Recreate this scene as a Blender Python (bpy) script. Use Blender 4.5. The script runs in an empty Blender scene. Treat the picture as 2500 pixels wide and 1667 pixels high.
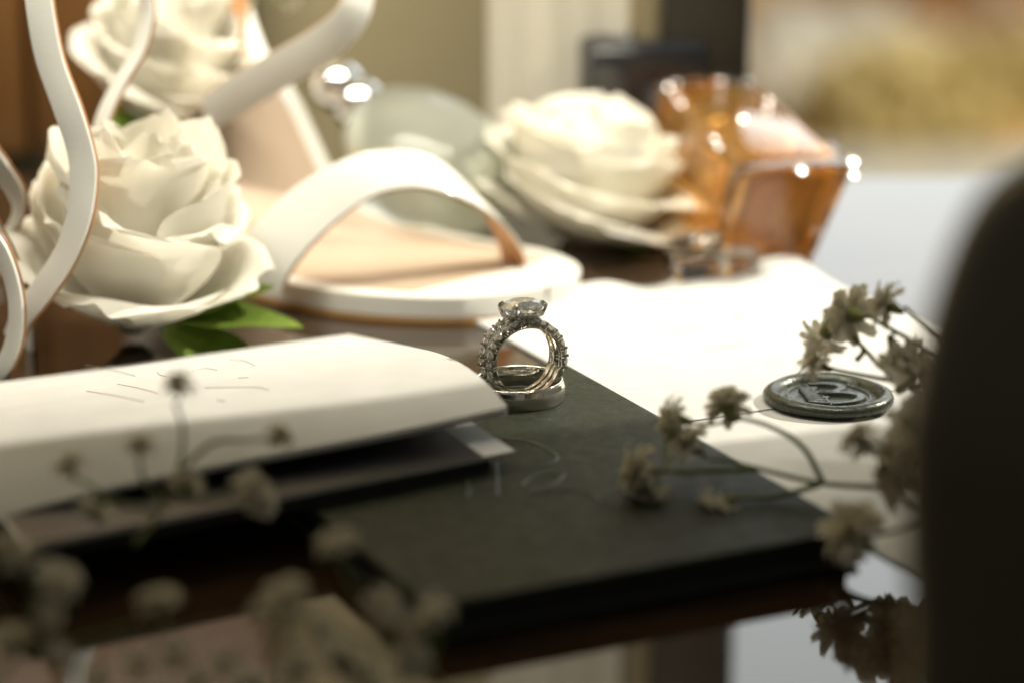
import bpy, math, random
from mathutils import Vector, Matrix, Euler

S = 0.001                       # everything below is written in millimetres
rnd = random.Random(7)
scn = bpy.context.scene
C = scn.collection

# ------------------------------------------------------------------ camera
CAM = Vector((0.0, -554.0, 178.0))
PITCH = math.radians(15.8)
FPX = 5902.8                    # 85 mm lens, in pixels of the 2500 px wide photograph
cd = bpy.data.cameras.new('camera'); cam = bpy.data.objects.new('camera', cd); C.objects.link(cam)
cam.location = CAM * S
cam.rotation_euler = (math.pi / 2 - PITCH, 0, 0)
cd.lens = 85; cd.sensor_width = 36; cd.clip_start = 0.02; cd.clip_end = 100
cd.dof.use_dof = True
cd.dof.focus_distance = 0.578
cd.dof.aperture_fstop = 5.4
cd.dof.aperture_blades = 0
scn.camera = cam

# ------------------------------------------------------------------ light
w = bpy.data.worlds.new('World'); scn.world = w; w.use_nodes = True
bg = w.node_tree.nodes['Background']
bg.inputs['Color'].default_value = (0.92, 0.87, 0.72, 1); bg.inputs['Strength'].default_value = 0.15

PHI, EL = math.radians(64), math.radians(40)
SUN = Vector((math.sin(PHI) * math.cos(EL), math.cos(PHI) * math.cos(EL), math.sin(EL)))
LAMP = SUN * 5000
kd = bpy.data.lights.new('low_sunlight', 'POINT'); ko = bpy.data.objects.new('low_sunlight', kd); C.objects.link(ko)
ko.location = LAMP * S; kd.energy = 1450; kd.color = (1.0, 0.92, 0.78); kd.shadow_soft_size = 0.008

ad = bpy.data.lights.new('window_light', 'AREA'); ao = bpy.data.objects.new('window_light', ad); C.objects.link(ao)
ad.shape = 'RECTANGLE'; ad.size = 2.2; ad.size_y = 1.7; ad.energy = 26; ad.color = (0.93, 0.98, 0.97)
ao.location = (1.25, 2.3, 1.25)
ao.rotation_euler = (Vector((0, 0, 0.05)) - ao.location).to_track_quat('-Z', 'Y').to_euler()

rd = bpy.data.lights.new('back_fill_light', 'AREA'); ro = bpy.data.objects.new('back_fill_light', rd); C.objects.link(ro)  # added fill lamp, aimed backwards to brighten roses, straps and wall
rd.shape = 'RECTANGLE'; rd.size = 0.8; rd.size_y = 0.35; rd.energy = 42; rd.color = (1.0, 0.94, 0.79)
ro.location = (-0.16, -0.08, 0.74)
ro.rotation_euler = Vector((0.05, 1, 0.02)).to_track_quat('-Z', 'Y').to_euler()

scn.view_settings.view_transform = 'Standard'; scn.view_settings.look = 'None'
scn.view_settings.exposure = 0.0; scn.view_settings.gamma = 1.0
scn.cycles.use_denoising = True
scn.cycles.use_adaptive_sampling = True; scn.cycles.adaptive_threshold = 0.025
scn.cycles.max_bounces = 10; scn.cycles.transmission_bounces = 9; scn.cycles.glossy_bounces = 6
scn.cycles.diffuse_bounces = 4; scn.cycles.transparent_max_bounces = 8
scn.cycles.sample_clamp_indirect = 8.0; scn.cycles.sample_clamp_direct = 60.0
scn.cycles.caustics_reflective = True; scn.cycles.caustics_refractive = True
scn.cycles.blur_glossy = 0.3

# ------------------------------------------------------------------ helpers
cP, sP = math.cos(PITCH), math.sin(PITCH)
def ray(u, v):
    a = (u - 1250) / FPX; b = -(v - 833.5) / FPX
    return Vector((a, cP + b * sP, -sP + b * cP))
def at(u, v, z=0.0):            # the place at height z that the photograph shows at u, v
    r = ray(u, v); return CAM + r * ((z - CAM.z) / r.z)
def aty(u, v, y):               # the place at depth y
    r = ray(u, v); return CAM + r * ((y - CAM.y) / r.y)

def tag(o, label=None, cat=None, group=None, kind=None):
    if label: o['label'] = label
    if cat: o['category'] = cat
    if group: o['group'] = group
    if kind: o['kind'] = kind
    return o

def thing(name, label, cat, loc=(0, 0, 0), rot=None, group=None):
    o = bpy.data.objects.new(name, None); C.objects.link(o)
    o.empty_display_size = 0.005
    o.location = Vector(loc) * S
    if rot is not None: o.rotation_euler = rot
    tag(o, label, cat, group)
    return o

def mesh(name, V, Fc, m, smooth=True, off=None):
    me = bpy.data.meshes.new(name)
    o = off or Vector((0, 0, 0))
    me.from_pydata([tuple((Vector(v) - o) * S) for v in V], [], Fc)
    me.materials.append(m)
    if smooth:
        me.polygons.foreach_set('use_smooth', [True] * len(me.polygons))
        me.update(); me.set_sharp_from_angle(angle=math.radians(42))
    me.update()
    return me

def obj(name, V, Fc, m, parent=None, smooth=True, world=False):
    # world=True: coordinates are in the place's frame, the parent carries no rotation
    off = None
    if world and parent is not None:
        p = parent; off = Vector((0, 0, 0))
        while p is not None:
            off += p.location / S; p = p.parent
    o = bpy.data.objects.new(name, mesh(name, V, Fc, m, smooth, off)); C.objects.link(o)
    if parent is not None: o.parent = parent
    return o

def inst(name, me, parent, loc=(0, 0, 0), rot=None, scale=1.0):
    o = bpy.data.objects.new(name, me); C.objects.link(o); o.parent = parent
    o.location = Vector(loc) * S
    if rot is not None:
        o.rotation_mode = 'QUATERNION'; o.rotation_quaternion = rot
    o.scale = (scale,) * 3
    return o

def join(parts):
    V, Fc = [], []
    for v, f in parts:
        n = len(V); V += list(v); Fc += [tuple(i + n for i in q) for q in f]
    return V, Fc

def xf(part, M):
    return [M @ Vector(v) for v in part[0]], part[1]

def grid(nu, nv, fn, closeu=False):
    V = [fn(i / (nu if closeu else nu - 1), j / (nv - 1)) for j in range(nv) for i in range(nu)]
    Fc = []
    for j in range(nv - 1):
        for i in range(nu if closeu else nu - 1):
            a = j * nu + i; b = j * nu + (i + 1) % nu
            Fc.append((a, b, b + nu, a + nu))
    return V, Fc

def sheet(nu, nv, fn, th):
    """A thin closed sheet: surface fn(u, v) thickened downwards along its own normals."""
    e = 1e-3
    top, nrm = [], []
    for j in range(nv):
        for i in range(nu):
            u, v = i / (nu - 1), j / (nv - 1)
            p = Vector(fn(u, v))
            du = Vector(fn(min(u + e, 1), v)) - Vector(fn(max(u - e, 0), v))
            dv = Vector(fn(u, min(v + e, 1))) - Vector(fn(u, max(v - e, 0)))
            n = du.cross(dv)
            if n.length < 1e-12: n = Vector((0, 0, 1))
            n.normalize(); top.append(p); nrm.append(n)
    V = top + [p - n * th for p, n in zip(top, nrm)]
    N = nu * nv; Fc = []
    for j in range(nv - 1):
        for i in range(nu - 1):
            a = j * nu + i
            Fc.append((a, a + 1, a + nu + 1, a + nu))
            Fc.append((a + N, a + nu + N, a + nu + 1 + N, a + 1 + N))
    def side(ids):
        for p, q in zip(ids[:-1], ids[1:]): Fc.append((p, p + N, q + N, q))
    side([i for i in range(nu)]); side([(nv - 1) * nu + i for i in range(nu)][::-1])
    side([j * nu for j in range(nv)][::-1]); side([j * nu + nu - 1 for j in range(nv)])
    return V, Fc

def spline(P, n=8, closed=False):
    P = [Vector(p) for p in P]
    out = []; m = len(P)
    for i in range(m if closed else m - 1):
        p0 = P[(i - 1) % m] if closed or i > 0 else P[0] * 2 - P[1]
        p1 = P[i]; p2 = P[(i + 1) % m]
        p3 = P[(i + 2) % m] if closed or i + 2 < m else P[-1] * 2 - P[-2]
        for k in range(n):
            t = k / n
            out.append(0.5 * ((2 * p1) + (p2 - p0) * t + (2 * p0 - 5 * p1 + 4 * p2 - p3) * t * t + (3 * p1 - p0 - 3 * p2 + p3) * t ** 3))
    if not closed: out.append(P[-1].copy())
    return out

def tube(P, r, n=8, r2=None):
    V, Fc = [], []; m = len(P); up = None
    for i, p in enumerate(P):
        t = (P[min(i + 1, m - 1)] - P[max(i - 1, 0)]).normalized()
        if up is None:
            up = Vector((0, 0, 1)) if abs(t.z) < 0.9 else Vector((1, 0, 0))
        x = up.cross(t).normalized(); up = t.cross(x).normalized()
        rr = r + ((r2 if r2 is not None else r) - r) * i / max(1, m - 1)
        for k in range(n):
            a = 2 * math.pi * k / n
            V.append(p + x * math.cos(a) * rr + up * math.sin(a) * rr)
    for i in range(m - 1):
        for k in range(n):
            a = i * n + k; b = i * n + (k + 1) % n
            Fc.append((a, b, b + n, a + n))
    Fc.append(tuple(range(n))[::-1]); Fc.append(tuple((m - 1) * n + k for k in range(n)))
    return V, Fc

def lathe(prof, n=64, sy=1.0, a0=0.0, a1=2 * math.pi):
    """prof: closed or open list of (r, z); turned about z."""
    full = abs(a1 - a0 - 2 * math.pi) < 1e-6
    m = len(prof); V = []; Fc = []
    k = n if full else n + 1
    for i in range(k):
        a = a0 + (a1 - a0) * i / n
        for r, z in prof: V.append((r * math.cos(a), r * math.sin(a) * sy, z))
    for i in range(n):
        i2 = (i + 1) % k
        for j in range(m - 1):
            Fc.append((i * m + j, i2 * m + j, i2 * m + j + 1, i * m + j + 1))
    return V, Fc

def box(x0, x1, y0, y1, z0, z1, b=0.0):
    """A box, its edges cut by b (or plain)."""
    if b <= 0:
        V = [(x, y, z) for z in (z0, z1) for y in (y0, y1) for x in (x0, x1)]
        return V, [(0, 2, 3, 1), (4, 5, 7, 6), (0, 1, 5, 4), (2, 6, 7, 3), (0, 4, 6, 2), (1, 3, 7, 5)]
    return rbox(x0, x1, y0, y1, z0, z1, b, 1)

def rbox(x0, x1, y0, y1, z0, z1, r, seg=3):
    """A box with rounded vertical edges and rounded rims."""
    def ring(ins, z):
        P = []
        rr = max(r - ins, 0.02 * r)
        for cx, cy, a in ((x1 - r, y1 - r, 0), (x0 + r, y1 - r, 90), (x0 + r, y0 + r, 180), (x1 - r, y0 + r, 270)):
            for k in range(seg + 1):
                t = math.radians(a + 90 * k / seg)
                P.append((cx + rr * math.cos(t), cy + rr * math.sin(t), z))
        return P
    L = []
    for k in range(seg + 1):
        t = math.pi / 2 * k / seg; L.append(ring(r * (1 - math.sin(t)), z0 + r * (1 - math.cos(t))))
    for k in range(seg + 1):
        t = math.pi / 2 * k / seg; L.append(ring(r * (1 - math.cos(t)), z1 - r * (1 - math.sin(t))))
    n = len(L[0]); V = [p for q in L for p in q]; Fc = []
    for j in range(len(L) - 1):
        for i in range(n):
            a = j * n + i; b = j * n + (i + 1) % n
            Fc.append((a, b, b + n, a + n))
    Fc.append(tuple(range(n))[::-1]); Fc.append(tuple((len(L) - 1) * n + i for i in range(n)))
    return V, Fc

def ribbon(P, W, th, bow=0.0):
    """A strap: centre line P, width vectors W (full width), thickness th."""
    m = len(P); V = []
    for i in range(m):
        t = (P[min(i + 1, m - 1)] - P[max(i - 1, 0)]).normalized()
        n = t.cross(W[i]).normalized()
        for k in range(5):
            s = k / 4 - 0.5
            V.append(P[i] + W[i] * s + n * (th * 0.5 * (1 - (2 * s) ** 8 * 0.5) + bow * (1 - 4 * s * s)))
        for k in range(5):
            s = 0.5 - k / 4
            V.append(P[i] + W[i] * s - n * (th * 0.5 * (1 - (2 * s) ** 8 * 0.5) - bow * (1 - 4 * s * s)))
    Fc = []
    for i in range(m - 1):
        for k in range(10):
            a = i * 10 + k; b = i * 10 + (k + 1) % 10
            Fc.append((a, a + 10, b + 10, b))
    Fc.append(tuple(range(10))); Fc.append(tuple((m - 1) * 10 + k for k in range(10))[::-1])
    return V, Fc

# ------------------------------------------------------------------ materials
def mat(name, col, rough=0.5, metal=0.0, ior=1.5, trans=0.0, sss=0.0, coat=0.0, bump=None, var=None, rvar=None,
        spec=0.5, aniso=0.0, sheen=0.0, transl=0.0, absorb=None):
    m = bpy.data.materials.new(name); m.use_nodes = True
    nt = m.node_tree; N = nt.nodes; L = nt.links
    b = N['Principled BSDF']
    I = b.inputs
    I['Base Color'].default_value = (*col, 1); I['Roughness'].default_value = rough; I['Metallic'].default_value = metal
    I['IOR'].default_value = ior; I['Transmission Weight'].default_value = trans
    I['Specular IOR Level'].default_value = spec
    I['Coat Weight'].default_value = coat; I['Coat Roughness'].default_value = 0.06
    I['Sheen Weight'].default_value = sheen; I['Sheen Roughness'].default_value = 0.45; I['Sheen Tint'].default_value = (0.9, 0.8, 0.6, 1)
    if sss:
        I['Subsurface Weight'].default_value = sss; I['Subsurface Radius'].default_value = (1.0, 0.85, 0.6)
        I['Subsurface Scale'].default_value = 0.002
    tc = N.new('ShaderNodeTexCoord')
    def noise(scale, detail=4, stretch=None):
        n = N.new('ShaderNodeTexNoise'); n.inputs['Scale'].default_value = scale; n.inputs['Detail'].default_value = detail
        if stretch:
            mp = N.new('ShaderNodeMapping'); mp.inputs['Scale'].default_value = stretch
            L.new(tc.outputs['Object'], mp.inputs['Vector']); L.new(mp.outputs['Vector'], n.inputs['Vector'])
        else:
            L.new(tc.outputs['Object'], n.inputs['Vector'])
        return n
    if var:                     # (scale, second colour, [stretch])
        n = noise(var[0], 5, var[2] if len(var) > 2 else None)
        r = N.new('ShaderNodeValToRGB'); r.color_ramp.elements[0].position = 0.35; r.color_ramp.elements[1].position = 0.68
        r.color_ramp.elements[0].color = (*col, 1); r.color_ramp.elements[1].color = (*var[1], 1)
        L.new(n.outputs['Fac'], r.inputs['Fac']); L.new(r.outputs['Color'], I['Base Color'])
    if rvar:                    # (scale, low, high)
        n = noise(rvar[0], 4); mr = N.new('ShaderNodeMapRange')
        mr.inputs['To Min'].default_value = rvar[1]; mr.inputs['To Max'].default_value = rvar[2]
        mr.inputs['From Min'].default_value = 0.3; mr.inputs['From Max'].default_value = 0.7
        L.new(n.outputs['Fac'], mr.inputs['Value']); L.new(mr.outputs['Result'], I['Roughness'])
    if bump:                    # (scale, distance in mm, [stretch])
        n = noise(bump[0], 6, bump[2] if len(bump) > 2 else None); bp = N.new('ShaderNodeBump')
        bp.inputs['Distance'].default_value = bump[1] * S; bp.inputs['Strength'].default_value = 1.0
        L.new(n.outputs['Fac'], bp.inputs['Height']); L.new(bp.outputs['Normal'], I['Normal'])
    if transl:
        t = N.new('ShaderNodeBsdfTranslucent'); t.inputs['Color'].default_value = (*col, 1)
        mx = N.new('ShaderNodeMixShader'); mx.inputs['Fac'].default_value = transl
        L.new(b.outputs['BSDF'], mx.inputs[1]); L.new(t.outputs['BSDF'], mx.inputs[2])
        L.new(mx.outputs['Shader'], N['Material Output'].inputs['Surface'])
    if absorb:                  # (colour, density per metre)
        v = N.new('ShaderNodeVolumeAbsorption'); v.inputs['Color'].default_value = (*absorb[0], 1)
        v.inputs['Density'].default_value = absorb[1]
        L.new(v.outputs['Volume'], N['Material Output'].inputs['Volume'])
    return m

M = dict(
    table=mat('dark_table_glass', (0.020, 0.012, 0.007), 0.03, ior=1.62, var=(9, (0.036, 0.020, 0.010), (1, 6, 1)), rvar=(40, 0.015, 0.05)),
    wall=mat('khaki_wall_paint', (0.19, 0.158, 0.088), 0.85, var=(6, (0.21, 0.175, 0.10)), bump=(120, 0.3)),
    linen=mat('cream_linen', (0.62, 0.59, 0.51), 0.9, bump=(900, 0.2), transl=0.5),
    darkwood=mat('dark_post_paint', (0.016, 0.014, 0.008), 0.6, bump=(80, 0.2)),
    panel=mat('warm_brown_wood', (0.12, 0.052, 0.011), 0.5, var=(14, (0.07, 0.030, 0.007), (6, 1, 0.6)), bump=(60, 0.2)),
    ground=mat('warm_gravel_ground', (0.58, 0.36, 0.15), 0.95, var=(0.9, (0.74, 0.55, 0.32)), bump=(30, 8)),
    patio=mat('pale_patio_stone', (0.52, 0.50, 0.42), 0.8, var=(2, (0.58, 0.56, 0.48)), bump=(20, 2)),
    olive=mat('dry_pale_foliage', (0.62, 0.50, 0.21), 0.7, var=(30, (0.76, 0.66, 0.36)), transl=0.3),
    rust=mat('rust_foliage', (0.42, 0.19, 0.04), 0.7, var=(30, (0.55, 0.30, 0.10)), transl=0.3),
    pinkleaf=mat('pale_blossom', (0.62, 0.48, 0.34), 0.8, transl=0.3),
    green=mat('dark_green_leatherette', (0.018, 0.021, 0.014), 0.50, ior=1.45, spec=0.13, var=(900, (0.036, 0.041, 0.027)), bump=(2600, 0.14), rvar=(300, 0.42, 0.60)),
    green2=mat('debossed_green', (0.030, 0.048, 0.036), 0.46, bump=(2600, 0.05)),
    blackedge=mat('black_page_edge', (0.010, 0.010, 0.010), 0.7, bump=(900, 0.2, (1, 1, 14))),
    paper=mat('ivory_paper', (0.55, 0.55, 0.535), 0.9, spec=0.1, bump=(1800, 0.05), var=(90, (0.59, 0.59, 0.575)), transl=0.08),
    ink=mat('pale_pencil', (0.42, 0.39, 0.31), 0.8),
    navy=mat('dark_glossy_print', (0.012, 0.012, 0.018), 0.30, coat=0.0),
    wax=mat('green_black_wax', (0.035, 0.042, 0.036), 0.30, metal=0.55, bump=(420, 0.25), var=(5200, (0.07, 0.075, 0.055)), rvar=(700, 0.22, 0.42)),
    white_leather=mat('white_leather', (0.72, 0.71, 0.66), 0.42, bump=(1100, 0.08), coat=0.15, sss=0.15),
    nude=mat('nude_lining', (0.42, 0.32, 0.235), 0.55, bump=(900, 0.08)),
    tan=mat('tan_outsole', (0.50, 0.28, 0.10), 0.45, bump=(500, 0.1)),
    nude2=mat('tan_strap_lining', (0.58, 0.30, 0.13), 0.5, bump=(900, 0.08)),
    caramel=mat('caramel_edge_dye', (0.42, 0.17, 0.05), 0.4),
    petal=mat('white_silk_petal', (0.95, 0.935, 0.875), 0.62, bump=(520, 0.25, (1, 1, 0.3)), transl=0.55, sheen=0.2),
    leaf=mat('fresh_green_leaf', (0.22, 0.35, 0.04), 0.45, var=(160, (0.32, 0.45, 0.07), (1, 4, 1)), bump=(420, 0.5, (1, 3, 1)), transl=0.50),
    stem=mat('green_stem', (0.075, 0.11, 0.018), 0.55, var=(200, (0.13, 0.15, 0.03)), transl=0.1),
    bud=mat('dried_white_blossom', (0.62, 0.58, 0.46), 0.75, transl=0.36),
    calyx=mat('olive_calyx', (0.16, 0.17, 0.05), 0.6),
    frosted=mat('frosted_mint_glass', (0.88, 0.94, 0.86), 0.28, ior=1.18, trans=0.85, sss=0.0, coat=0.3),
    chrome=mat('chrome', (0.80, 0.82, 0.85), 0.14, metal=1),
    stud=mat('glint_stud_glass', (1, 0.97, 0.92), 0.20, ior=2.0, trans=0.9),
    clear=mat('clear_glass', (0.98, 0.98, 0.97), 0.02, ior=1.48, trans=1.0),
    amber=mat('amber_perfume', (1.0, 0.45, 0.07), 0.03, ior=1.17, trans=0.86, coat=0.7, var=(55, (1.0, 0.62, 0.22))),
    blackcap=mat('black_cap_lacquer', (0.012, 0.013, 0.016), 0.12, ior=1.7),
    darkbottle=mat('dark_brown_satin_glass', (0.06, 0.05, 0.034), 0.5, ior=1.45, sheen=0.8, rvar=(60, 0.28, 0.38)),
    plat=mat('polished_white_gold', (0.80, 0.77, 0.70), 0.075, metal=1, bump=(2500, 0.004)),
    platsoft=mat('dark_white_gold', (0.50, 0.47, 0.39), 0.14, metal=1, bump=(3000, 0.01)),  # darker copy of the polished metal, sets prongs off from the stones
    brushed=mat('brushed_platinum', (0.60, 0.58, 0.52), 0.34, metal=1, bump=(2500, 0.02, (1, 1, 0.08))),
    diamond=mat('diamond', (1, 1, 0.97), 0.0, ior=2.3, trans=0.93),
    smallstone=mat('small_diamond', (0.99, 0.98, 0.95), 0.06, ior=2.2, trans=0.80),
)

# ------------------------------------------------------------------ setting
ZB = 8.0                        # top of the green book
V, Fc = rbox(-620, 620, -520, 292, -14, 0, 3, 2)
tag(obj('table', V, Fc, M['table'], smooth=False), kind='structure')
V, Fc = box(-900, -8, 352, 470, -760, 1700)
tag(obj('wall', V, Fc, M['wall'], smooth=False), kind='structure')
V, Fc = box(-12000, 12000, 480, 30000, -780, -760)
tag(obj('ground', V, Fc, M['ground'], smooth=False), kind='structure')
V, Fc = box(-9, 4000, 490, 4100, -759, -752)
tag(obj('patio', V, Fc, M['patio'], smooth=False), kind='structure')

# the wall over the window, up to the right: its lower edge shades the near part of the table
Sh = Vector((0, -31, ZB)); H0 = Sh + (LAMP - Sh) * 0.32
d = Vector((1, 0.37, 0)).normalized(); n = Vector((-d.y, d.x, 0))
V = [H0 + d * a + n * b + Vector((0, 0, c)) for c in (0, 900) for b in (-60, 0) for a in (-520, 900)]
tag(obj('window_header', V, box(0, 1, 0, 1, 0, 1)[1], M['wall'], smooth=False), kind='structure')

# curtain, post and brown panel behind the table things
def curtain_fn(u, v):
    x = -8 + 47 * u
    return (x, 250 + 0.9 * math.sin(u * 9.5) + 0.4 * math.sin(u * 23 + 1), 1 + 1500 * v)
V, Fc = sheet(40, 6, curtain_fn, 1.5)
tag(obj('curtain', V, Fc, M['linen']), 'cream linen curtain hanging straight between khaki wall and dark post', 'curtain')
t = thing('window_post', 'dark narrow window post between cream curtain and warm garden', 'post', (65, 252, 0))
obj('post', *rbox(50, 79, 246, 258, 0, 1500, 2, 2), M['darkwood'], t, world=True)
obj('edge_strip', *rbox(40.5, 49.5, 248, 257, 0, 1500, 1.5, 2), M['wall'], t, world=True)
t = thing('wooden_panel', 'warm brown wooden panel standing behind shoes at the far left', 'panel', (-240, 335, 0))
for k in range(4):
    obj('plank', *rbox(-430 + k * 84 + 1, -430 + (k + 1) * 84 - 1, 328, 342, 0, 260, 2.5, 2), M['panel'], t, world=True)

# garden outside, far below and far behind
def leafball(r, nleaf, leaf, seed, squash=0.8):
    q = random.Random(seed); V, Fc = [], []
    for i in range(nleaf):
        dv = Vector((q.gauss(0, 1), q.gauss(0, 1), q.gauss(0, 1))).normalized()
        p = dv * r * (0.55 + 0.45 * q.random()); p.z = abs(p.z) * squash
        e = Euler((q.random() * 6, q.random() * 6, q.random() * 6)).to_matrix()
        n = len(V)
        for x, y in ((0, -1), (0.5, 0), (0, 1), (-0.5, 0)):
            V.append(p + e @ Vector((x * leaf, y * leaf, 0.1 * leaf * abs(x))))
        Fc.append((n, n + 1, n + 2, n + 3))
    return V, Fc
shr = [((2215, 285), 300, 'olive', 'round pale dry shrub, largest in the garden'),
       ((2490, 235), 260, 'olive', 'pale dry shrub at the far right of the garden'),
       ((2125, 110), 330, 'rust', 'rust brown shrub behind the perfume bottle'),
       ((1960, 200), 240, 'rust', 'small rust shrub low beside the perfume bottle'),
       ((2330, 70), 280, 'pinkleaf', 'pale pink blossoming shrub in the garden'),
       ((2370, -20), 200, 'rust', 'rust shrub at the top right corner')]
for (u, v), r, k, lab in shr:
    p = at(u, v + 30, -750)
    t = thing('garden_shrub', lab, 'shrub', (p.x, p.y, -760), group='shrubs in the garden')
    obj('foliage', *leafball(r * 0.75, 500, 70, int(u)), M[k], t)
    obj('stem', *tube([Vector((0, 0, 0)), Vector((10, 0, r * 0.5))], 25, 6), M['darkwood'], t)
p = at(2070, -25, -500)
t = thing('white_flower_bush', 'bright white flowering bush at the top edge of the garden', 'bush', (p.x, p.y, -760))
obj('foliage', *leafball(260, 500, 90, 5), M['petal'], t)
obj('stem', *tube([Vector((0, 0, 0)), Vector((0, 0, 150))], 20, 6), M['darkwood'], t)

# ------------------------------------------------------------------ green book
ux, uy = Vector((-0.886, -0.464, 0)), Vector((0.434, -0.901, 0))     # leftwards, towards us
ux = Vector((uy.y, -uy.x, 0))
BR = at(1371, 880, ZB)          # far right corner
def bk(a, b, z): return BR + ux * a + uy * b + Vector((0, 0, z - ZB))
Mb = Matrix(((ux.x, uy.x, 0, BR.x), (ux.y, uy.y, 0, BR.y), (0, 0, 1, 0), (0, 0, 0, 1)))
t = thing('vow_book', 'dark green leatherette booklet lying flat under the rings', 'book', bk(48, 67, 0))
def flip(p): return p[0], [q[::-1] for q in p[1]]
obj('front_cover', *flip(xf(rbox(0, 96, 0, 135, ZB - 1.8, ZB, 0.7, 3), Mb)), M['green'], t, world=True)
obj('back_cover', *flip(xf(rbox(0, 96, 0, 135, 0.3, 2.0, 0.7, 3), Mb)), M['green'], t, world=True)
obj('page_block', *flip(xf(box(2, 94, 2, 133, 1.9, ZB - 1.7), Mb)), M['blackedge'], t, smooth=False, world=True)
strokes = [[(1228, 1071), (1290, 1078), (1345, 1102), (1360, 1122), (1325, 1139), (1255, 1146)],
           [(1140, 1172), (1143, 1195), (1141, 1218)], [(1211, 1128), (1213, 1170), (1214, 1213)],
           [(1272, 1187), (1300, 1166), (1345, 1157), (1378, 1159)],
           [(1290, 1207), (1380, 1198), (1440, 1206), (1468, 1224)],
           [(1141, 1195), (1175, 1190), (1213, 1185)], [(1380, 1159), (1350, 1185), (1290, 1207)]]
for k, st in enumerate(strokes):
    P = [at(u, v, ZB + 0.02) for u, v in spline([(a, b, 0) for a, b in st], 8) for u, v in [(0, 0)]] if False else \
        [at(p.x, p.y, ZB - 0.10) for p in spline([(a, b, 0) for a, b in st], 8)]
    obj('debossed_stroke', *tube(P, 0.42, 8), M['green2'], t, world=True)

# ------------------------------------------------------------------ envelope and wax seal
ER = Vector((86, 152, 0)); ev = Vector((0.43, -0.903, 0)); eu = Vector((ev.y, -ev.x, 0))
def env_fn(a0, a1, b0, b1, z0):
    def f(u, v):
        a = a0 + (a1 - a0) * u; b = b0 + (b1 - b0) * v
        far = max(0.0, 1 - b / 30)
        z = z0 + far ** 2 * (2.2 + 2.0 * math.sin(a / 11.0 + 0.6) + 0.8 * math.sin(a / 4.7))
        p = ER + eu * a + ev * b
        p += ev * (far * (1.6 * math.sin(a / 13 + 2) + 0.9 * math.sin(a / 5.3)))
        p.z = z
        return p
    return f
t = thing('envelope', 'white paper envelope with straight flap lying right of the green booklet', 'envelope', ER + ev * 60 + eu * 40)
obj('envelope_body', *flip(sheet(60, 60, env_fn(0, 112, 1.5, 226, 0.55), 0.4)), M['paper'], t, world=True)
obj('flap', *flip(sheet(60, 40, env_fn(0, 112, 0, 117, 0.95), 0.25)), M['paper'], t, world=True)
q = random.Random(3)
for k in range(7):
    u0 = 1590 + 62 * (k % 4) + q.uniform(-15, 15); v0 = 742 + 34 * (k // 2) + q.uniform(-6, 6)
    P = []
    for i in range(9):
        p = at(u0 + i * 13, v0 + 5 * math.sin(i * 1.9 + k) + q.uniform(-2, 2) - i * 1.5, 1.05)
        P.append(p)
    obj('pen_stroke', *tube(spline(P, 4), 0.09, 5), M['paper'] if False else M['ink'], t, world=True)

SC = at(2022, 978, 1.2)
t = thing('wax_seal', 'round dark green wax seal with letter B and leafy twig on white envelope', 'wax seal', (SC.x, SC.y, 1.2))
q = random.Random(11)
ph = [q.uniform(0, 6.28) for _ in range(5)]
def seal_r(a): return 1 + 0.018 * math.sin(2 * a + ph[0]) + 0.012 * math.sin(3 * a + ph[1]) + 0.006 * math.sin(7 * a + ph[2])
prof = [(0, 1.15), (6, 1.15), (11.2, 1.15), (11.7, 1.25), (12.1, 1.9), (12.7, 2.75), (13.6, 3.15), (14.6, 3.1), (15.5, 2.6), (15.95, 1.8), (15.9, 0.9), (15.3, 0.2), (14.6, 0.0), (0, 0.0)]
V, Fc = lathe(prof, 96)
V = [(x * (1 + (seal_r(math.atan2(y, x)) - 1) * (math.hypot(x, y) > 11.4)), y * (1 + (seal_r(math.atan2(y, x)) - 1) * (math.hypot(x, y) > 11.4)), z * (1 + 0.06 * math.sin(3 * math.atan2(y, x) + ph[3]))) for x, y, z in V]
obj('seal_disc', V, Fc, M['wax'], t)
V, Fc = lathe([(9.9, 1.0), (9.95, 1.45), (10.25, 1.55), (10.55, 1.45), (10.6, 1.0)], 72)
obj('inner_ring', V, Fc, M['wax'], t)
# letter B: two bowls on the far right of a twig that takes the place of the stem
def brot(x, y): 
    a = math.radians(14); return Vector((x * math.cos(a) - y * math.sin(a), x * math.sin(a) + y * math.cos(a), 0))
def flat_tube(P2, wdt, z0, z1, taper=False):
    parts = []; V = []; Fc = []; m = len(P2)
    for i, p in enumerate(P2):
        tt = (P2[min(i + 1, m - 1)] - P2[max(i - 1, 0)]).normalized(); nn = Vector((-tt.y, tt.x, 0))
        ww = wdt * (0.45 + 0.55 * math.sin(math.pi * i / (m - 1))) if taper else wdt
        for s, z in ((-0.62, z0), (-0.40, z1), (0.40, z1), (0.62, z0)): V.append(p + nn * ww * s + Vector((0, 0, z)))
    for i in range(m - 1):
        for k in range(3): a = i * 4 + k; Fc.append((a, a + 4, a + 5, a + 1))
    Fc.append((0, 1, 2, 3)); Fc.append(tuple((m - 1) * 4 + k for k in (3, 2, 1, 0)))
    return V, flip((V, Fc))[1]
for cy, ry, rx in ((4.5, 3.9, 7.4), (-4.1, 4.5, 9.0)):
    P = [brot(-2.2 + rx * max(0, math.cos(a)) ** 0.8, cy + ry * math.sin(a)) for a in [math.radians(-90 + 180 * k / 24) for k in range(25)]]
    obj('letter_bowl', *flat_tube(P, 2.4, 1.1, 2.25, True), M['wax'], t, smooth=False)
P = [brot(-2.4 + 0.5 * math.sin(k / 3), -8.6 + 17.2 * k / 12) for k in range(13)]
obj('twig', *flat_tube(P, 0.7, 1.1, 1.9), M['wax'], t, smooth=False)
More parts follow.
